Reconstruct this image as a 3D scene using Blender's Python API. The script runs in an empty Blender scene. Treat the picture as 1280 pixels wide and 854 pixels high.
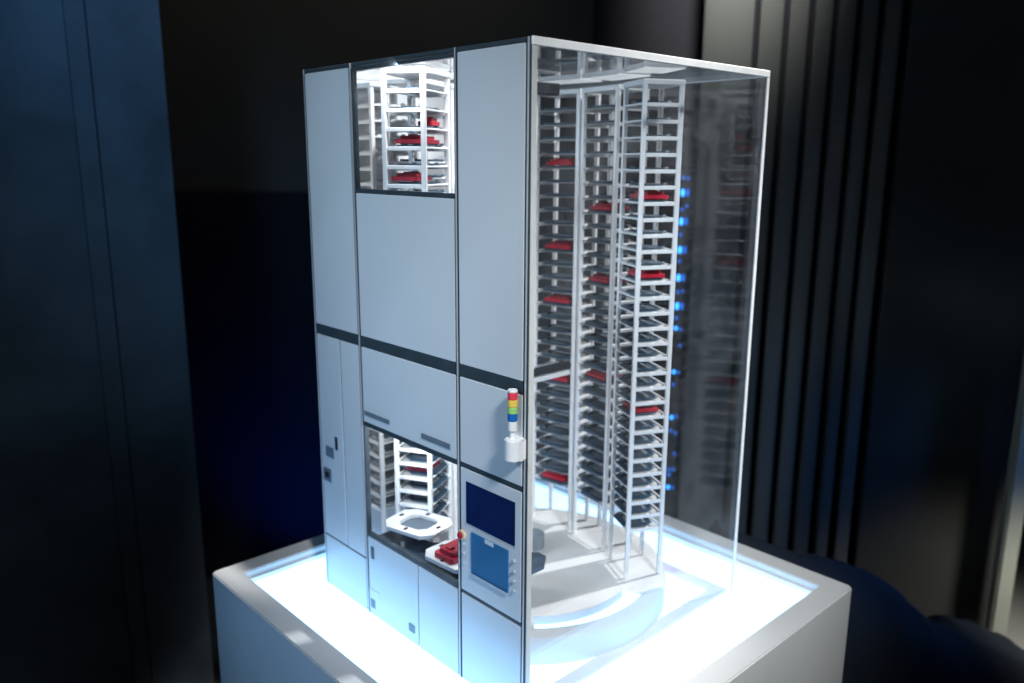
import bpy, bmesh, math, random
from mathutils import Vector, Matrix, noise
random.seed(7)
S = bpy.context.scene
C = S.collection
R = math.radians

# ------------------------------------------------------------------ camera
cam_d = bpy.data.cameras.new('camera'); cam = bpy.data.objects.new('camera', cam_d); C.objects.link(cam)
r_ = Vector((0.73102894, -0.68232089, 0.0059068)); u_ = Vector((0.14306948, 0.1617353, 0.97640812)); f_ = Vector((0.667179, 0.71293751, -0.21585248))
M = Matrix((r_, u_, -f_)).transposed().to_4x4(); M.translation = Vector((-0.7697661, -0.78882206, 0.84387125))
cam.matrix_world = M
cam_d.sensor_width = 36; cam_d.lens = 28.762; cam_d.clip_start = .02; cam_d.clip_end = 60
cam_d.dof.use_dof = True; cam_d.dof.focus_distance = 1.22; cam_d.dof.aperture_fstop = 2.6
S.camera = cam

# ------------------------------------------------------------------ world, lamps, exposure
w = bpy.data.worlds.new('World'); S.world = w; w.use_nodes = True
w.node_tree.nodes['Background'].inputs[0].default_value = (.30, .40, .55, 1)
w.node_tree.nodes['Background'].inputs[1].default_value = .009

def aim(o, loc, target):
    o.location = loc
    o.rotation_euler = (Vector(target) - Vector(loc)).to_track_quat('-Z', 'Y').to_euler()
def spot(name, loc, target, power, deg, color, size=.06, blend=.6):
    d = bpy.data.lights.new(name, 'SPOT'); d.energy = power; d.spot_size = R(deg); d.spot_blend = blend
    d.color = color; d.shadow_soft_size = size
    o = bpy.data.objects.new(name, d); C.objects.link(o); aim(o, loc, target); return o
def area(name, loc, target, power, sx, sy, color):
    d = bpy.data.lights.new(name, 'AREA'); d.shape = 'RECTANGLE'; d.size = sx; d.size_y = sy; d.energy = power; d.color = color
    o = bpy.data.objects.new(name, d); C.objects.link(o); aim(o, loc, target); return o
spot('key_spot', (2.3, -.45, 2.45), (.32, .25, .5), 520, 25, (1, .98, .96), .04)
spot('side_spot', (-.75, -2.1, 2.5), (.34, -.02, .44), 480, 23, (.95, .98, 1), .22)
spot('front_spot', (-2.6, .9, 2.3), (0, .3, .80), 265, 20, (.60, .81, 1), .2, .9)
spot('top_spot', (.3, -.3, 3.1), (.15, .5, .85), 800, 11, (1, .985, .97), .08)
spot('blue_spot', (-2.7, -.35, .35), (-.1, .42, .10), 115, 28, (.26, .56, 1), .3, 1)
spot('left_wash', (-.9, .5, 2.9), (-.05, 1.5, 1.22), 120, 27, (.20, .52, 1), .2, 1)
spot('wall_wash', (1.0, .25, 2.9), (1.58, .72, 1.70), 850, 25, (1, .985, .92), .1, 1)
spot('back_wash', (.75, .9, 3.1), (.80, 1.85, 1.5), 34, 62, (1, .97, .90), .1, .9)
spot('corner_wash', (1.70, -.9, .05), (1.98, -.05, -.72), 36, 58, (1, .97, .90), .1, 1)
spot('blue_low', (.36, 1.42, -.73), (.62, 1.88, -.30), 22, 70, (.01, .08, 1), .1, 1)
spot('blue_right', (2.0, -1.1, .5), (1.50, .30, -.20), 46, 42, (.06, .30, 1), .15, 1)

area('window_fill_low', (.045, .30, .372), (.16, .46, .20), .75, .10, .03, (.92, .97, 1))  # added fill light, hidden behind the middle panel, brightens the lower window
area('window_fill_high', (.020, .285, .984), (.10, .50, .80), .38, .06, .012, (1, .99, .97))  # added fill light behind the top trim, brightens end wall and short rack

vs = S.view_settings
vs.view_transform = 'Standard'; vs.look = 'None'; vs.exposure = 0; vs.gamma = 1; vs.use_curve_mapping = False
S.render.engine = 'CYCLES'
cy = S.cycles
cy.use_denoising = True; cy.max_bounces = 14; cy.transparent_max_bounces = 40; cy.diffuse_bounces = 5; cy.glossy_bounces = 6
cy.sample_clamp_indirect = 6; cy.caustics_reflective = False; cy.caustics_refractive = False

# ------------------------------------------------------------------ materials
def mat(name, col, rough=.5, metal=0, vary=.08, scale=40, bump=0., bscale=200, coat=0, spec=.5, stretch=None, emit=None, estr=0, rvar=.08):
    m = bpy.data.materials.new(name); m.use_nodes = True
    nt = m.node_tree; N = nt.nodes; L = nt.links; b = N['Principled BSDF']
    tc = N.new('ShaderNodeTexCoord'); mp = N.new('ShaderNodeMapping'); L.new(tc.outputs['Object'], mp.inputs[0])
    if stretch: mp.inputs['Scale'].default_value = stretch
    nz = N.new('ShaderNodeTexNoise'); nz.inputs['Scale'].default_value = scale; nz.inputs['Detail'].default_value = 5
    L.new(mp.outputs[0], nz.inputs['Vector'])
    rp = N.new('ShaderNodeValToRGB')
    rp.color_ramp.elements[0].position = .3; rp.color_ramp.elements[1].position = .7
    rp.color_ramp.elements[0].color = (*[c * (1 - vary) for c in col], 1)
    rp.color_ramp.elements[1].color = (*[min(1, c * (1 + vary)) for c in col], 1)
    L.new(nz.outputs[0], rp.inputs[0]); L.new(rp.outputs[0], b.inputs['Base Color'])
    mr = N.new('ShaderNodeMapRange'); mr.inputs[3].default_value = max(0, rough - rvar); mr.inputs[4].default_value = min(1, rough + rvar)
    L.new(nz.outputs[0], mr.inputs[0]); L.new(mr.outputs[0], b.inputs['Roughness'])
    b.inputs['Metallic'].default_value = metal; b.inputs['Coat Weight'].default_value = coat; b.inputs['Coat Roughness'].default_value = .12
    b.inputs['Specular IOR Level'].default_value = spec
    if bump:
        n2 = N.new('ShaderNodeTexNoise'); n2.inputs['Scale'].default_value = bscale; n2.inputs['Detail'].default_value = 4
        L.new(mp.outputs[0], n2.inputs['Vector'])
        bp = N.new('ShaderNodeBump'); bp.inputs['Strength'].default_value = bump; bp.inputs['Distance'].default_value = .01
        L.new(n2.outputs[0], bp.inputs['Height']); L.new(bp.outputs[0], b.inputs['Normal'])
    if emit:
        b.inputs['Emission Color'].default_value = (*emit, 1); b.inputs['Emission Strength'].default_value = estr
    return m

def acrylic(name, tint=(.97, .985, 1), f0=.04, smudge=.02, boost=1.0, contrast=.25):
    # clear sheet: straight-through light plus a mirror share that grows toward grazing angles, a little haze from smudges
    m = bpy.data.materials.new(name); m.use_nodes = True
    nt = m.node_tree; N = nt.nodes; L = nt.links; N.clear()
    out = N.new('ShaderNodeOutputMaterial'); tr = N.new('ShaderNodeBsdfTransparent'); gl = N.new('ShaderNodeBsdfGlossy')
    tr.inputs[0].default_value = (*tint, 1); gl.inputs['Roughness'].default_value = .012; gl.inputs[0].default_value = (1, 1, 1, 1)
    lw = N.new('ShaderNodeLayerWeight'); lw.inputs[0].default_value = .5
    pw = N.new('ShaderNodeMath'); pw.operation = 'POWER'; pw.inputs[1].default_value = 5; L.new(lw.outputs['Facing'], pw.inputs[0])
    ma = N.new('ShaderNodeMath'); ma.operation = 'MULTIPLY_ADD'; ma.inputs[1].default_value = (1 - f0) * boost; ma.inputs[2].default_value = f0 * boost
    ma.use_clamp = True
    L.new(pw.outputs[0], ma.inputs[0])
    mx = N.new('ShaderNodeMixShader'); L.new(ma.outputs[0], mx.inputs[0]); L.new(tr.outputs[0], mx.inputs[1]); L.new(gl.outputs[0], mx.inputs[2])
    df = N.new('ShaderNodeBsdfDiffuse'); df.inputs[0].default_value = (.8, .85, .9, 1)
    tc = N.new('ShaderNodeTexCoord'); nz = N.new('ShaderNodeTexNoise'); nz.inputs['Scale'].default_value = 9; nz.inputs['Detail'].default_value = 7; nz.inputs['Distortion'].default_value = 1.2
    L.new(tc.outputs['Object'], nz.inputs['Vector'])
    mr = N.new('ShaderNodeMapRange'); mr.inputs[1].default_value = .42; mr.inputs[2].default_value = .75; mr.inputs[3].default_value = smudge * contrast; mr.inputs[4].default_value = smudge
    L.new(nz.outputs[0], mr.inputs[0])
    m2 = N.new('ShaderNodeMixShader'); L.new(mr.outputs[0], m2.inputs[0]); L.new(mx.outputs[0], m2.inputs[1]); L.new(df.outputs[0], m2.inputs[2])
    L.new(m2.outputs[0], out.inputs[0])
    return m

m_panel = mat('light_painted_metal', (.60, .64, .68), .34, 0, .025, 6, .02, 400, coat=.25)
m_white = mat('white_lacquer', (.80, .81, .82), .42, 0, .03, 25)
m_rack = mat('white_rack_plastic', (.86, .87, .88), .40, 0, .04, 60)
m_plinth = mat('satin_white_plinth', (.66, .67, .67), .45, 0, .04, 5, .03, 90)
m_slate = mat('dark_slate_strip', (.035, .052, .066), .38, 0, .15, 30)
m_alu = mat('brushed_aluminium', (.56, .61, .66), .36, .35, .08, 60, stretch=(1, 1, .05))
m_groove = mat('dark_groove', (.02, .03, .04), .6)
m_black = mat('black_plastic', (.018, .022, .028), .35)
m_tray = mat('dark_grey_tray', (.025, .060, .098), .42, 0, .25, 90)
m_plate = mat('pale_grey_plate', (.22, .26, .30), .5, 0, .1, 80)
m_shelf = mat('grey_shelf', (.46, .455, .44), .5, 0, .08, 50)
m_rail = mat('grey_rail', (.30, .31, .32), .5)
m_red = mat('red_anodised', (.46, .012, .035), .38, 0, .2, 70)
m_drum = mat('matt_white_drum', (.55, .545, .535), .6, 0, .05, 8)
m_frost = mat('frosted_acrylic_edge', (.86, .88, .89), .55, 0, .06, 30)
m_frost2 = mat('cemented_acrylic_edge', (.52, .53, .52), .5, 0, .08, 30)
m_lav = mat('frosted_base_strip', (.66, .60, .80), .4, 0, .06, 20)
m_screen = mat('navy_screen', (.006, .018, .085), .14, 0, .1, 20, coat=.5)
m_key = mat('teal_blue_tray', (.015, .13, .30), .4, 0, .12, 15)
m_ylw = mat('yellow_lens', (.80, .55, .10), .3, 0, .05); m_grn = mat('green_lens', (.30, .62, .18), .3, 0, .05)
m_blu = mat('blue_lens', (.01, .13, .42), .3, 0, .05); m_rdl = mat('red_lens', (.72, .05, .08), .3, 0, .05)
m_cream = mat('cream_ring', (.70, .58, .36), .45)
m_table = mat('dark_blue_table', (.03, .05, .075), .3, 0, .2, 25)
m_light = mat('glowing_light_panel', (.3, .3, .3), .5, emit=(.29, .61, 1.0), estr=3.6)
m_end = mat('polished_white_sheet', (.90, .91, .92), .10, .25, .03, 4, rvar=.03)
m_led = mat('blue_led', (.05, .2, .6), .4, emit=(.03, .33, 1.0), estr=4.5)
m_acr = acrylic('clear_acrylic', smudge=.012)
m_acr_side = acrylic('clear_acrylic_side', smudge=.022, boost=1.15, contrast=.08)
m_acr_back = acrylic('clear_acrylic_back', smudge=.016, boost=.60)
m_bwall = mat('dark_brown_wall', (.055, .050, .042), .8, 0, .2, 2, .1, 30)
m_lwall = mat('worn_blue_grey_wall', (.10, .13, .155), .6, 0, .30, 5, .12, 12)
m_blackwall = mat('matt_black', (.014, .014, .018), .8, spec=.1)
m_slat = mat('grey_slat', (.11, .115, .11), .42, 0, .12, 5, stretch=(1, 1, .15))
m_dpan = mat('dark_glossy_panel', (.050, .052, .050), .35, 0, .25, 2)
m_cloth = mat('dark_blue_cloth', (.010, .017, .027), .75, 0, .3, 6, .2, 60)
m_floor = mat('pale_floor', (.60, .60, .57), .5, 0, .06, 3)
m_dfloor = mat('dark_floor', (.03, .032, .035), .5, 0, .1, 3)
m_post = mat('grey_green_post', (.40, .42, .36), .5, 0, .08, 6)

# ------------------------------------------------------------------ mesh helpers
def bm_box(bm, x0, x1, y0, y1, z0, z1):
    v = [bm.verts.new(c) for c in ((x0,y0,z0),(x1,y0,z0),(x1,y1,z0),(x0,y1,z0),(x0,y0,z1),(x1,y0,z1),(x1,y1,z1),(x0,y1,z1))]
    for f in ((3,2,1,0),(4,5,6,7),(0,1,5,4),(1,2,6,5),(2,3,7,6),(3,0,4,7)): bm.faces.new([v[i] for i in f])
def mesh(name, bm, material, bevel=0, seg=1, smooth=False):
    if bevel:
        bmesh.ops.bevel(bm, geom=bm.edges[:], offset=bevel, segments=seg, affect='EDGES', clamp_overlap=True)
    bmesh.ops.recalc_face_normals(bm, faces=bm.faces[:])
    me = bpy.data.meshes.new(name); bm.to_mesh(me); bm.free(); me.materials.append(material)
    if smooth:
        for p in me.polygons: p.use_smooth = True
        me.set_sharp_from_angle(angle=R(35))
    return me
def link(name, me, parent=None, loc=(0,0,0), rz=0):
    o = bpy.data.objects.new(name, me); C.objects.link(o); o.parent = parent; o.location = loc; o.rotation_euler = (0, 0, rz); return o
def box(name, x0, x1, y0, y1, z0, z1, material, parent=None, bevel=0, seg=1):
    bm = bmesh.new(); cx, cy_, cz = (x0+x1)/2, (y0+y1)/2, (z0+z1)/2
    pl = parent_loc(parent)
    bm_box(bm, x0-cx, x1-cx, y0-cy_, y1-cy_, z0-cz, z1-cz)
    return link(name, mesh(name, bm, material, bevel, seg), parent, (cx-pl.x, cy_-pl.y, cz-pl.z))
def parent_loc(p):
    v = Vector((0,0,0))
    while p: v = v + p.location; p = p.parent
    return v
def bm_cyl(bm, r0, r1, z0, z1, n=24, cx=0, cy_=0, axis='Z'):
    a = []; b = []
    for k in range(n):
        t = 2*math.pi*k/n; c, s = math.cos(t), math.sin(t)
        if axis == 'Z': a.append(bm.verts.new((cx+r0*c, cy_+r0*s, z0))); b.append(bm.verts.new((cx+r1*c, cy_+r1*s, z1)))
        else: a.append(bm.verts.new((z0, cx+r0*c, cy_+r0*s))); b.append(bm.verts.new((z1, cx+r1*c, cy_+r1*s)))
    bm.faces.new(a); bm.faces.new(b)
    for k in range(n): bm.faces.new((a[k], a[(k+1)%n], b[(k+1)%n], b[k]))
def cyl(name, r0, r1, z0, z1, loc, material, parent=None, n=24, axis='Z', bevel=0):
    bm = bmesh.new(); bm_cyl(bm, r0, r1, z0, z1, n, axis=axis)
    if bevel:
        es = [e for e in bm.edges if len(e.link_faces) == 2 and any(len(f.verts) > 6 for f in e.link_faces)]
        bmesh.ops.bevel(bm, geom=es, offset=bevel, segments=3, affect='EDGES')
    pl = parent_loc(parent)
    return link(name, mesh(name, bm, material, smooth=True), parent, Vector(loc) - pl)
def bm_prism(bm, pts, z0, z1, hole=None):
    n = len(pts)
    a = [bm.verts.new((x, y, z0)) for x, y in pts]; b = [bm.verts.new((x, y, z1)) for x, y in pts]
    for k in range(n): bm.faces.new((a[k], a[(k+1)%n], b[(k+1)%n], b[k]))
    if not hole:
        bm.faces.new(a[::-1]); bm.faces.new(b); return
    c = [bm.verts.new((x, y, z0)) for x, y in hole]; d = [bm.verts.new((x, y, z1)) for x, y in hole]
    for k in range(n):
        j = (k+1) % n
        bm.faces.new((b[k], b[j], d[j], d[k])); bm.faces.new((a[j], a[k], c[k], c[j])); bm.faces.new((c[j], c[k], d[k], d[j]))
def octa(hx, hy, ch): return [(hx-ch,-hy),(hx,-hy+ch),(hx,hy-ch),(hx-ch,hy),(-hx+ch,hy),(-hx,hy-ch),(-hx,-hy+ch),(-hx+ch,-hy)]
def empty(name, loc=(0,0,0), rz=0, parent=None):
    o = bpy.data.objects.new(name, None); C.objects.link(o); o.location = loc; o.rotation_euler = (0,0,rz); o.parent = parent
    o.empty_display_size = .05; return o
def tag(o, label=None, cat=None, group=None, kind=None):
    if label: o['label'] = label
    if cat: o['category'] = cat
    if group: o['group'] = group
    if kind: o['kind'] = kind
    return o

FLOOR = -.75
# ------------------------------------------------------------------ surroundings
tag(box('floor', -4, 6, -4, 6, FLOOR-.05, FLOOR, m_dfloor), kind='structure')
tag(box('floor_pale', 1.86, 5, -3.9, 1.0, FLOOR+.0005, FLOOR+.004, m_floor), kind='structure')
def wall(name, p0, p1, z0, z1, th, material, **kw):     # upright slab between two floor points, thickness behind it
    d = Vector((p1[0]-p0[0], p1[1]-p0[1], 0)); L_ = d.length; a = math.atan2(d.y, d.x)
    bm = bmesh.new(); bm_box(bm, 0, L_, 0, th, z0, z1)
    return link(name, mesh(name, bm, material, kw.get('bevel', 0)), kw.get('parent'), (p0[0], p0[1], 0), a)
tag(wall('wall_back', (-1.9, 4.3), (2.2, .42), FLOOR, 3.2, .1, m_bwall), kind='structure')
lw_ = tag(empty('wall_left', (0, 0, 0)), kind='structure')
wall('wall_panel', (-1.60, 1.72), (-.1385, 1.4605), FLOOR, 3.2, .12, m_lwall, parent=lw_)
wall('wall_panel', (-.1372, 1.4585), (-.093, 1.4515), FLOOR, 3.2, .13, m_lwall, parent=lw_)
wall('wall_panel', (-.0885, 1.4555), (.078, 1.430), FLOOR, 3.2, .12, m_lwall, parent=lw_)
cab = tag(wall('black_cabinet', (.05, 2.42), (1.35, 1.20), FLOOR, .735, .3, m_blackwall, bevel=.006),
          'low matt black cabinet against the dark brown back wall', 'cabinet')
tag(wall('black_pillar', (1.40, 1.14), (1.70, .84), FLOOR, 3.2, .1, m_blackwall), 'tall matt black pillar beside the ribbed grey panel', 'pillar')
# blue LED column on the pillar
led = tag(empty('led_column', (1.60, .885, -.35)), 'column of small square blue lights behind the clear case', 'light strip')
ang = math.atan2(-.28, .26)
bm = bmesh.new(); bm_box(bm, -.03, .03, -.012, .012, 0, 1.3)
link('housing', mesh('housing', bm, m_black, .002), led, (0, 0, 0), ang)
bm = bmesh.new(); bm_box(bm, -.011, .011, -.006, .006, -.016, .016); led_me = mesh('led', bm, m_led, .002)
m_led2 = mat('dim_blue_led', (.03, .12, .4), .4, emit=(.01, .20, 1.0), estr=.9)
led_me2 = led_me.copy(); led_me2.materials[0] = m_led2
for k, z in enumerate([.03,.075,.10,.15,.19,.235,.30,.335,.41,.46,.52,.56,.62,.70,.80,.897,.994,1.091,.655,.75,.85,.945,1.042,1.135]):
    big = 12 < k < 18
    for j, dx in enumerate((-.009, .008)):
        if not big and random.random() < .25: continue
        o = link('led', led_me if (j == 0 and (big or k % 3 == 0 and k < 18)) else led_me2, led, (dx*math.cos(ang) - .018*.7, dx*math.sin(ang) - .018*.7, z + (0 if big else random.uniform(-.008, .008))), ang)
        o.scale = ((.42, 1, .66) if big else (.38, 1, .32)) if j == 0 else ((.42, 1, .7) if big else (.3, 1, .3))
# ribbed panel
P0, P1 = Vector((1.50, .785, 0)), Vector((2.0752, -.0981, 0)); dv = (P1-P0).normalized(); ang = math.atan2(dv.y, dv.x)
rib = tag(empty('ribbed_panel', P0, ang), 'tall grey wall panel with vertical ribs, fading to black on its right', 'wall panel')
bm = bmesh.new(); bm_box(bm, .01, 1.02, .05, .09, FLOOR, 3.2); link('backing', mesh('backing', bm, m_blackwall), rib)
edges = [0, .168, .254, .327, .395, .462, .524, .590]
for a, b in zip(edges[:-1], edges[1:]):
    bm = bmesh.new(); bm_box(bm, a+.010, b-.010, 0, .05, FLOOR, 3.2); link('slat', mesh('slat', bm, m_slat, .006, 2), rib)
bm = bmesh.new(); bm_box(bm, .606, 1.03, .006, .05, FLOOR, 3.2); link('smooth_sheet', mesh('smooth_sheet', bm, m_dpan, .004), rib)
# post with white floor beyond
bm = bmesh.new(); bm_box(bm, -.024, .024, -.03, .03, 0, 1.9)
tag(link('grey_post', mesh('grey_post', bm, m_post, .006, 2), None, (1.995, -.122, FLOOR), ang), 'pale grey-green upright post standing on the white floor', 'post')
# draped cloth
bm = bmesh.new(); nx, ny = 150, 80; vv = {}
ridge_pts = [(1.00, .295, -.10), (1.12, .18, -.16), (1.254, .056, -.222), (1.37, -.052, -.312), (1.43, -.105, -.372), (1.50, -.175, -.415), (1.625, -.291, -.494), (1.80, -.45, -.60), (1.98, -.62, -.74)]
def along(s_):
    q = s_*(len(ridge_pts)-1); k = min(int(q), len(ridge_pts)-2); t = q-k
    return [ridge_pts[k][c]*(1-t) + ridge_pts[k+1][c]*t for c in range(3)]
for i in range(nx):
    for j in range(ny):
        s_ = i/(nx-1); t = j/(ny-1); ax, ay, az = along(s_)
        off = (t-.5)*.76; fall = abs(off)/.38
        h = FLOOR + .004 + max(0, (az-FLOOR)) * (1-fall**2.0) + .022*math.sin(15*s_+5*t)*math.sin(3.1416*t)*fall*4 + .01*math.sin(31*s_-9*t)*fall*(1-fall)
        cr = noise.noise(Vector((ax*5+ay*2, ay*9-ax*4, 1.7))); h += (.020*(1-abs(cr)*2.2) + .010*noise.noise(Vector((ax*14, ay*14, 4)))) * (1-fall**4) * min(1, fall*2.5)
        vv[i, j] = bm.verts.new((ax+off*.72, ay+off*.70, max(h, FLOOR+.004)))
for i in range(nx-1):
    for j in range(ny-1): bm.faces.new((vv[i,j], vv[i+1,j], vv[i+1,j+1], vv[i,j+1]))
tag(link('dark_cloth', mesh('dark_cloth', bm, m_cloth, smooth=True)), 'dark blue cloth heaped on the floor behind the plinth', 'cloth')

# ------------------------------------------------------------------ plinth
pl = tag(empty('display_plinth', (.2835, .285, FLOOR)), 'square white display plinth with a glowing light panel in its raised rim', 'plinth')
ho, hi, zt = .4575, .4085, .022
def rrect(h, r, n=5):
    pts = []
    for cx, cy_, a0 in ((h-r,-h+r,-90),(h-r,h-r,0),(-h+r,h-r,90),(-h+r,-h+r,180)):
        for k in range(n): a = R(a0 + 90*k/(n-1)); pts.append((cx+r*math.cos(a), cy_+r*math.sin(a)))
    return pts
bm = bmesh.new(); bm_prism(bm, rrect(ho, .012), 0, zt-FLOOR, rrect(hi, .003))
es = [e for e in bm.edges if all(abs(v.co.z-(zt-FLOOR)) < 1e-6 for v in e.verts) and len(e.link_faces) == 2 and any(abs(f.normal.z) < .5 for f in e.link_faces)]
bm.normal_update()
es = [e for e in bm.edges if all(abs(v.co.z-(zt-FLOOR)) < 1e-6 for v in e.verts) and len(e.link_faces) == 2 and any(abs(f.normal.z) < .5 for f in e.link_faces)]
bmesh.ops.bevel(bm, geom=es, offset=.0025, segments=2, affect='EDGES')
link('body', mesh('body', bm, m_plinth, smooth=True), pl)
bm = bmesh.new(); bm_prism(bm, rrect(hi-.0008, .003), -.012-FLOOR, .0075-FLOOR, rrect(hi-.008, .003)); link('inner_ledge', mesh('inner_ledge', bm, m_white, smooth=True), pl)
bm = bmesh.new(); bm_prism(bm, rrect(hi-.009, .003), -.03-FLOOR, -.001-FLOOR); link('light_panel', mesh('light_panel', bm, m_light), pl)

# ------------------------------------------------------------------ the machine model: case
W, D = .5835, .580
mm = tag(empty('storage_machine_model', (.29, .29, 0)), 'scale model of a storage machine with pale front panels and clear acrylic case', 'scale model')
X0 = .006      # back of the front panels
def panel(y0, y1, z0, z1, name='panel'):
    return box(name, 0, X0, y0, y1, z0, z1, m_panel, mm, .0009, 2)
G = .0012
p_right_top = panel(.0115, .1505, .5408, .9925)
p_right_mid = panel(.0115, .1505, .3830, .5205)
p_right_low = panel(.0115, .1505, .001, .1580)
p_mid_top = panel(.1605, .4245, .5408, .7885)
p_mid_mid = panel(.1605, .4245, .3830, .5205)
p_low_a = panel(.1605, .2685, .001, .1590); p_low_b = panel(.2718, .4245, .001, .1590)
p_left_top = panel(.4345, .5785, .5408, .9925)
p_left_a = panel(.4345, .4950, .1115, .5205); p_left_b = panel(.4985, .5785, .1115, .5205)
p_left_low = panel(.4345, .5785, .001, .1085)
# dark trim bands
for y0, y1 in ((.0115,.1505),(.1605,.4245),(.4345,.5785)):
    box('dark_band', .0006, X0, y0, y1, .5217, .5396, m_slate, mm, .0005)
    box('top_trim', .0006, X0, y0, y1, .9935, .9995, m_slate, mm, .0005)
box('window_trim', .0004, X0+.004, .1605, .4245, .7893, .7962, m_slate, mm, .0005)
box('window_trim', .0004, X0+.004, .1605, .4245, .9865, .9925, m_slate, mm, .0005)
box('window_trim', .0004, X0+.004, .1605, .4245, .3742, .3822, m_slate, mm, .0005)
box('window_trim', .0004, X0+.004, .1605, .4245, .1600, .1662, m_slate, mm, .0005)
box('dark_band', .0006, X0, .0115, .1505, .3748, .3822, m_slate, mm, .0005)
box('dark_band', .0006, X0, .0115, .1505, .1590, .1636, m_slate, mm, .0005)
box('dark_band', .0006, X0, .4345, .5785, .1092, .1108, m_slate, mm)
# vertical profiles: bright bar between two dark grooves
for y0, y1 in ((.0012,.0105),(.1512,.1598),(.4252,.4338),(.5793,.5835)):
    q = box('frame_profile', .0012, .010, y0, y1, 0, 1.0, m_slate, mm)
    c = (y0+y1)/2
    b = box('bright_bar', -.0008, .0008, c-.0013, c+.0013, .0005, .9992, m_alu, q, .0003)
# sheet behind the panels, split around the two windows
def back(y0, y1, z0, z1): box('backing_sheet', X0+.0002, X0+.003, y0, y1, z0, z1, m_white, mm)
back(.0115, .1505, .374, .999); back(.0115, .1505, .001, .1636); back(.4345, .5785, .001, .999)
back(.1605, .4245, .3826, .7890); back(.1605, .4245, .001, .1598)
box('window_pane', .0035, .0055, .1607, .4243, .7965, .9862, m_acr, mm); box('window_pane', .0035, .0055, .1607, .4243, .1665, .3740, m_acr, mm)
# fittings on the panels
def fit(par, name, y0, y1, z0, z1, m, d=.0012, bev=.0003): return box(name, -d, .0004, y0, y1, z0, z1, m, par, bev)
m_hand = mat('grey_recess_handle', (.13, .17, .21), .45)
fit(p_mid_mid, 'handle', .3424, .4200, .3960, .4045, m_hand); fit(p_mid_mid, 'handle', .1750, .2506, .3955, .4050, m_hand)
fit(p_left_b, 'lock_plate', .5330, .5620, .2800, .3010, m_hand); fit(p_left_b, 'slot', .5185, .5265, .3010, .3270, m_black)
lk = fit(p_left_b, 'lock_plate', .5460, .5735, .2270, .2540, m_hand); box('latch', -.003, -.0012, .552, .566, .236, .247, m_black, lk, .0004)
fit(p_low_b, 'slot', .4050, .4140, .1180, .1420, m_slate)
fr = fit(p_low_b, 'plate', .3900, .4240, .006, .054, m_panel, .0007); fit(fr, 'socket', .4050, .4240-.004, .016, .034, m_hand, .0012)
fit(p_low_b, 'socket', .2815, .2985, .0215, .0365, m_hand)
# operator panel
op = panel(.0115, .1505, .1642, .3742, 'operator_panel')
bz = fit(op, 'screen', .0245, .1365, .2845, .3545, m_screen, .0009)
fit(op, 'screen_edge', .0232, .1378, .2828, .2843, m_alu, .0008)
kt = box('keyboard_tray', -.0022, .0003, .0380, .1234, .2030, .2735, m_key, op, .0004)
box('tray_lip', -.0040, -.0022, .0378, .1236, .2010, .2032, m_alu, kt, .0003)
box('notch', -.0030, -.0022, .070, .090, .2670, .2737, m_panel, kt, .0003)
for y, zz in ((.1420, (.2460,.2305,.2140)), (.0246, (.2618,.2449,.2292,.2128))):
    for z in zz: cyl('button', .0028, .0024, -.0045, .0002, (0, y, z), m_alu, op, 14, 'X', .0005)
es_ = cyl('emergency_button', .0086, .0084, -.0045, .0002, (0, .1455, .2612), m_cream, op, 24, 'X', .001); es_['label'] = 'cream ring with a red push knob'
cyl('knob', .0056, .0058, -.0085, -.0042, (0, .1455, .2612), m_red, es_, 20, 'X', .0012)
# signal tower on a bracket
sg = empty('signal_tower', Vector((-.013, .0165, .43)) - Vector((.29, .29, 0)), 0, mm)
bm = bmesh.new(); pts = []
for k in range(13): a = R(90 + 180*k/12 - 90 + 90); pts.append((.0125*math.cos(a), .0125*math.sin(a)))
pts = [(.0125*math.cos(R(t)), .0125*math.sin(R(t))) for t in range(60, 301, 15)] + [(.0155, -.0125), (.0155, .0108)]
bm_prism(bm, pts, -.004, .0285); o = link('bracket', mesh('bracket', bm, m_white, .0016, 2, smooth=True), sg)
cyl('stem', .0040, .0040, .028, .041, (-.013, .0178, .43), m_white, sg, 16)
for nm, z0, z1, m, rr in (('white_section', .040, .0545, m_white, .0066), ('blue_lens', .0547, .0655, m_blu, .0072), ('green_lens', .0657, .0755, m_grn, .0072),
                      ('yellow_lens', .0757, .0860, m_ylw, .0072), ('red_lens', .0862, .0965, m_rdl, .0072), ('cap', .0967, .1005, m_white, .0070)):
    cyl(nm, rr, rr, z0, z1, (-.013, .0178, .43), m, sg, 24, 'Z', .0006)
# clear walls, lid and their frosted edges
T = .006
box('side_pane', .0102, D-T-.0002, 0, T, .0005, .9895, m_acr_side, mm)
box('back_pane', D-T, D, T+.0003, W-T-.0003, .0005, .9895, m_acr_back, mm)
box('lid', .0102, D-.003, .003, W-.002, .9900, .9985, m_acr, mm)
box('end_wall', .0102, D-T-.001, W-T, W, .0005, .9895, m_end, mm)
box('edge_strip', .0008, .0098, -.0012, .0010, 0, .9882, m_frost2, mm, .0005)          # beside the front frame
box('edge_strip', .0008, D+.002, -.0016, .0026, .9885, 1.0, m_frost, mm, .0010)       # lid, along the clear side
box('edge_strip', D-.0024, D+.002, .0030, W, .9890, 1.0, m_frost, mm, .0010)          # lid, along the back
box('edge_strip', D-.0056, D+.001, -.0012, .0002, .0, .9882, m_frost, mm, .0004)      # far upright
box('edge_strip', D-.0002, D+.0022, -.0012, .0050, .0, .9882, m_frost, mm, .0004)
box('foot_strip', .0125, D-.0060, -.0022, -.0004, .0004, .0085, m_acr, mm, .0006)
bm = bmesh.new(); hx = .273
outer = [(.014-.29, .008-.29), (D-.009-.29, .008-.29), (D-.009-.29, W-.009-.29), (.014-.29, W-.009-.29)]; ci = .026
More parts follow.
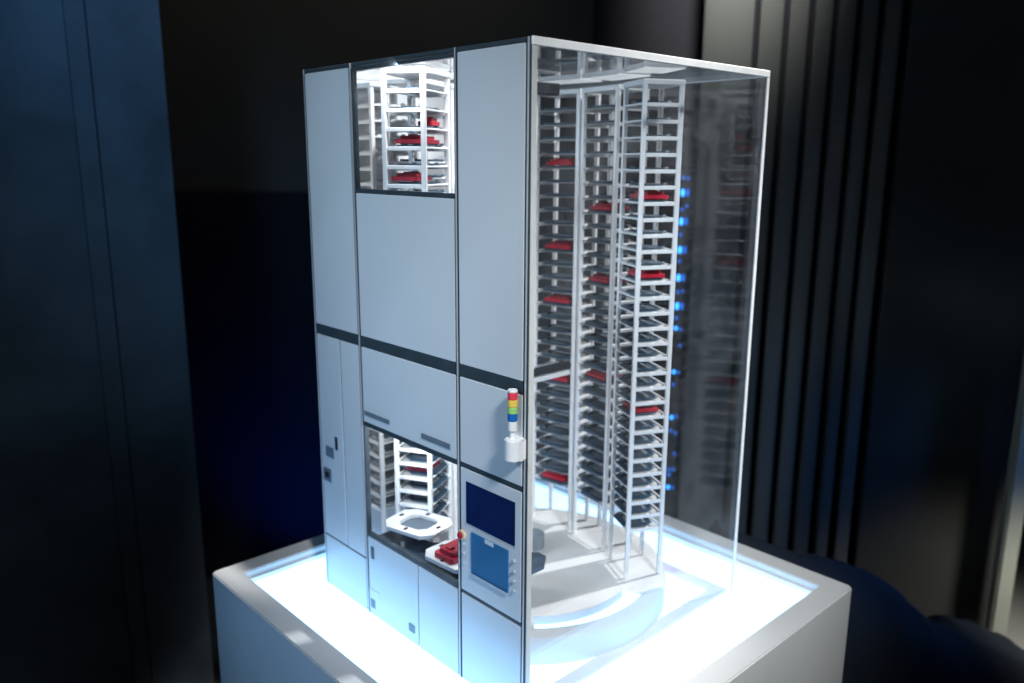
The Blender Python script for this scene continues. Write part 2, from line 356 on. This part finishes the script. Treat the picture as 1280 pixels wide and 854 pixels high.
inner = [(x_ + (ci if x_ < 0 else -ci), y_ + (ci if y_ < 0 else -ci)) for x_, y_ in outer]
bm_prism(bm, outer, .0004, .006, inner); link('base_frame', mesh('base_frame', bm, m_lav, .0006), mm)

# ------------------------------------------------------------------ turntable drum with an arc slot that shows the light below
ZD = .055
dc = (.293, .293)
dr = tag(empty('turntable_drum', (*dc, 0)), 'round white drum on the glowing panel, carrying the racks', 'turntable')
n = 120; rings = [0.0, .10, .205, .243, .262, .2685, .272]; zs = [ZD, ZD, ZD, ZD, ZD, ZD-.0025, ZD-.008]
bm = bmesh.new()
V = [[bm.verts.new((r*math.cos(2*math.pi*k/n), r*math.sin(2*math.pi*k/n), z)) for k in range(n)] for r, z in zip(rings[1:], zs[1:])]
V.append([bm.verts.new((.272*math.cos(2*math.pi*k/n), .272*math.sin(2*math.pi*k/n), .004)) for k in range(n)])
c0 = bm.verts.new((0, 0, ZD))
slot = lambda k: -132 <= ((k+.5)*360/n + 180) % 360 - 180 <= -76
for k in range(n):
    j = (k+1) % n
    bm.faces.new((c0, V[0][k], V[0][j]))
    for q in range(len(V)-1):
        if q == 1 and slot(k): continue
        bm.faces.new((V[q][k], V[q+1][k], V[q+1][j], V[q][j]))
link('drum', mesh('drum', bm, m_drum, smooth=True), dr)
bm = bmesh.new()       # the slot's own walls, a shallow step under the rim
ks = [k for k in range(n) if slot(k)]
for rr in (.205, .243):
    pr = None
    for k in ks + [ks[-1]+1]:
        a = 2*math.pi*k/n; t_ = bm.verts.new((rr*math.cos(a), rr*math.sin(a), ZD)); b_ = bm.verts.new((rr*math.cos(a), rr*math.sin(a), ZD-.016))
        if pr: bm.faces.new((pr[0], t_, b_, pr[1]))
        pr = (t_, b_)
link('slot_wall', mesh('slot_wall', bm, m_drum, smooth=True), dr)

# ------------------------------------------------------------------ racks
HU, HV = .0345, .050
ZF = ZD
bm = bmesh.new(); bm_box(bm, -.0040, .0040, -.0040, .0040, 0, .972-ZF); me_post = mesh('post', bm, m_rack, .0008)
bm = bmesh.new(); bm_prism(bm, [(-HU-.0046,-HV-.0046),(HU+.0046,-HV-.0046),(HU+.0046,HV+.0046),(-HU-.0046,HV+.0046)], .972-ZF, .981-ZF); me_top = mesh('top_plate', bm, m_rack, .001)
bm = bmesh.new(); bm_box(bm, -HU+.0042, HU-.0042, -.0028, .0028, -.0064, 0); me_end = mesh('crossbar', bm, m_rack, .0006)
bm = bmesh.new(); bm_box(bm, -.0020, .0020, -HV+.0042, HV-.0042, -.0030, 0); me_side = mesh('crossbar', bm, m_rack, .0006)
bm = bmesh.new(); bm_prism(bm, octa(.027, HV-.003, .006), -.0012, .0006); me_shelf = mesh('shelf', bm, m_shelf)
bm = bmesh.new(); bm_prism(bm, [(x_-.003, y_) for x_, y_ in octa(.026, .041, .010)], .0008, .0030, [(x_-.002, y_) for x_, y_ in octa(.018, .029, .008)]); me_tray = mesh('tray', bm, m_tray, .0006)
bm = bmesh.new(); bm_prism(bm, [(x_+.002, y_) for x_, y_ in octa(.0185, .0295, .008)], .0008, .0026)
for sx, sy in ((-.022, -.030), (-.022, .030), (.020, -.030)): bm_box(bm, sx-.003, sx+.003, sy-.003, sy+.003, .0031, .0050)
me_plate = mesh('plate', bm, m_plate)
bm = bmesh.new()
bm_prism(bm, octa(.024, .033, .004), 0, .0070); bm_prism(bm, octa(.019, .026, .005), .0070, .0125)
for sy in (-.015, .015): bm_box(bm, -.006, .006, sy-.005, sy+.005, .0125, .0150)
me_block = mesh('red_block', bm, m_red, .0006)
LV = [.9424 - .0281*i for i in range(29)]
LVD = [.9424 - .0281*(i+.6) for i in range(0, 29)]
LVG = [.955 - .030*i for i in range(13)]
bm = bmesh.new(); bm_box(bm, -.0014, .0014, -HV+.0042, HV-.0042, -.0022, 0); me_rail = mesh('crossbar', bm, m_rail, .0004)
bm = bmesh.new(); bm_prism(bm, [(x_-.007, y_) for x_, y_ in octa(.031, .043, .016)], .0008, .0042, [(x_-.004, y_) for x_, y_ in octa(.021, .031, .012)]); me_dish = mesh('tray', bm, m_tray, .0006)
def rack(c, deg, levels, label, zf=ZF, top=0.0, tray=None, rail=None, low=None):
    t = tag(empty('storage_rack', (*c, zf), R(deg)), label, 'rack', 'white tray racks inside the case')
    for su in (-1, 1):
        for sv in (-1, 1):
            o = link('post', me_post, t, (su*HU, sv*HV, 0)); o.scale.z = (.972 + top - zf) / (.972 - ZF)
    link('top_plate', me_top, t, (0, 0, top + ZF - zf))
    for z in levels:
        h = z - zf
        for sv in (-1, 1): link('crossbar', me_end, t, (0, sv*HV, h))
        for su in (-1, 1): link('crossbar', rail or me_side, t, (su*HU, 0, h))
        link('shelf', me_shelf, t, (0, 0, h))
        ty = link('tray', (low if low and z < .60 else tray) or me_tray, t, (random.uniform(-.0012, .0012), random.uniform(-.002, .002), h), R(random.uniform(-1.2, 1.2)))
        link('plate', me_plate, ty)
    return t
def red(c, deg, z, du, dvv, label, sc=1.0, rot=0):
    a = R(deg); x = c[0] + du*math.cos(a) - dvv*math.sin(a); y = c[1] + du*math.sin(a) + dvv*math.cos(a)
    o = link('red_block', me_block, None, (x, y, z + .0052), a + R(rot)); o.scale = (sc, sc, 1)
    return tag(o, label, 'block', 'red blocks on the trays')
TC, TB, TA, TD, TE = ((.4335, .137), -27), ((.481, .264), -10), ((.482, .388), 9), ((.145, .440), 119), ((.264, .481), 100)
rack(*TC, LV, 'white rack of many trays nearest the far clear edge', low=me_dish).scale.y = .80
rack(*TB, LV, 'middle white rack of trays seen through the clear side', tray=me_dish, rail=me_rail)
rack(*TA, LV, 'white rack of trays just right of the front corner frame', tray=me_dish, rail=me_rail)
rack(*TD, LVD, 'white rack of trays seen low through the lower front window', tray=me_dish)
TG = ((.0765, .351), 119)
g_ = rack(*TG, LVG, 'short white rack right behind the upper front window', .556, .0072)
bm = bmesh.new(); bm_prism(bm, octa(HU+.004, HV+.004, .004), -.006, -.0002); link('base_plate', mesh('base_plate', bm, m_rack, .0006), g_)
box('rack_bracket', .0094, .060, .315, .375, .536, .5495, m_white, mm, .001)
me_wtray = me_tray.copy(); me_wtray.materials[0] = m_white
rack((.142, .5425), 90, LV, 'added white rack with white trays against the end wall, left in both front windows', tray=me_wtray)  # added rack, stands in for trays mirrored in the end wall
rack(*TE, LVD, 'white rack at the right edge of the front windows, behind the frame')
for T_, nm, lst in ((TC, 'rack nearest the far clear edge', ((6,'uppermost'),(11,'middle'),(20,'lowest'))),
                    (TB, 'middle rack of the clear side', ((7,'uppermost'),(12,'middle'),(19,'lowest'))),
                    (TA, 'rack beside the front corner frame', ((4,'uppermost'),(10,'second highest'),(14,'third highest'),(20,'fourth highest'),(28,'lowest')))):
    for i, wd in lst: red(*T_, LV[i], -.006 if T_ is not TC else 0, 0, 'red block on a tray, %s in the %s' % (wd, nm))
red(*TG, LVG[3], -.002, .004, 'large red block on a tray behind the upper front window', 1.12)
red(*TG, LVG[5], .006, .012, 'lower red block showing in the upper front window', 1.0)
red(*TG, LVG[2], -.012, -.022, 'small red block at the right of the upper front window', .55)
red(*TD, LVD[24], 0, 0, 'red block on a tray high in the lower front window', 1.0)

# ------------------------------------------------------------------ loading table, pallets, lift
lt = tag(empty('loading_table', (.1, .28, ZD)), 'dark blue loading table inside the lower front window', 'table')
bm = bmesh.new()
bm_prism(bm, [(-.088,-.15),(.070,-.15),(.098,-.128),(.098,-.108),(.088,-.100),(.088,-.088),(.098,-.080),(.060,-.02),(-.02,.05),(-.045,.145),(-.088,.145)], .090, .098)
link('table_top', mesh('table_top', bm, m_table, .0008), lt)
bm = bmesh.new(); bm_cyl(bm, .016, .016, 0, .090, 20, -.02, -.06); link('leg', mesh('leg', bm, m_table, smooth=True), lt)
bm = bmesh.new(); bm_box(bm, -.07, .04, -.035, -.029, .0982, .1005); link('rail', mesh('rail', bm, m_alu, .0004), lt)
bm = bmesh.new(); bm_box(bm, -.083, -.06, -.115, -.09, .0982, .1010); link('stop_block', mesh('stop_block', bm, m_white, .0006), lt)
bm = bmesh.new(); bm_cyl(bm, .004, .004, .0982, .106, 14, -.070, .075); link('peg', mesh('peg', bm, m_alu, smooth=True), lt)
def pallet(c, z, deg, label, hx, hy, zfoot):
    t = tag(empty('pallet', (*c, zfoot), R(deg)), label, 'pallet', 'octagonal white pallets')
    h = z - zfoot
    bm = bmesh.new(); bm_prism(bm, octa(hx, hy, hx*.42), h-.008, h, octa(hx*.60, hy*.56, hx*.26)); link('ring_plate', mesh('ring_plate', bm, m_white, .0009), t)
    bm = bmesh.new(); bm_prism(bm, octa(hx*.64, hy*.60, hx*.26), h-.0105, h-.0085); link('inner_plate', mesh('inner_plate', bm, m_hand), t)
    bm = bmesh.new(); bm_cyl(bm, .014, .014, 0, h-.0106, 20); link('pedestal', mesh('pedestal', bm, m_table, smooth=True), t)
    for sx, sy in ((-.8, 0), (0, -.8), (.75, .1), (.1, .78)):
        bm = bmesh.new(); bm_box(bm, -.004, .004, -.0028, .0028, 0, .0018); link('pad', mesh('pad', bm, m_black), t, (sx*hx, sy*hy, h+.0001))
    return t
pallet((.072, .362), .186, 14, 'empty white octagonal pallet with an open middle, behind the lower front window', .046, .058, .1532)
pallet((.052, .226), .178, 4, 'white octagonal pallet carrying a red block, beside the yellow-ringed button', .040, .054, .1532)
o = link('red_block', me_block, None, (.052, .226, .1781), R(94)); o.scale = (1.0, 1.0, 1.35)
tag(o, 'red block lying on the white pallet behind the lower front window', 'block', 'red blocks on the trays')
lf = tag(empty('lift_carriage', (.30, .30, ZD)), 'white lift beam with a dark cylinder, halfway up beside the racks', 'lift')
bm = bmesh.new(); bm_box(bm, -.020, .004, -.006, .026, .012, .93); link('mast', mesh('mast', bm, m_rack, .001), lf)
bm = bmesh.new(); bm_box(bm, -.03, .098, -.012, -.002, .372, .381); link('beam', mesh('beam', bm, m_white, .0008), lf)
bm = bmesh.new(); bm_cyl(bm, .0085, .0085, -.02, .100, 16, -.004, .3905, 'X'); link('cylinder', mesh('cylinder', bm, m_black, smooth=True), lf)
bm = bmesh.new(); bm_box(bm, .0, .075, -.0022, .0022, .3994, .4005); link('bright_rod', mesh('bright_rod', bm, m_alu), lf)
bm = bmesh.new(); bm_box(bm, -.01, .052, -.015, .02, .905, .926); link('motor', mesh('motor', bm, m_black, .002), lf)
bm = bmesh.new(); bm_cyl(bm, .024, .024, 0, .03, 24, .045, .035); link('motor_base', mesh('motor_base', bm, m_plate, smooth=True), lf)
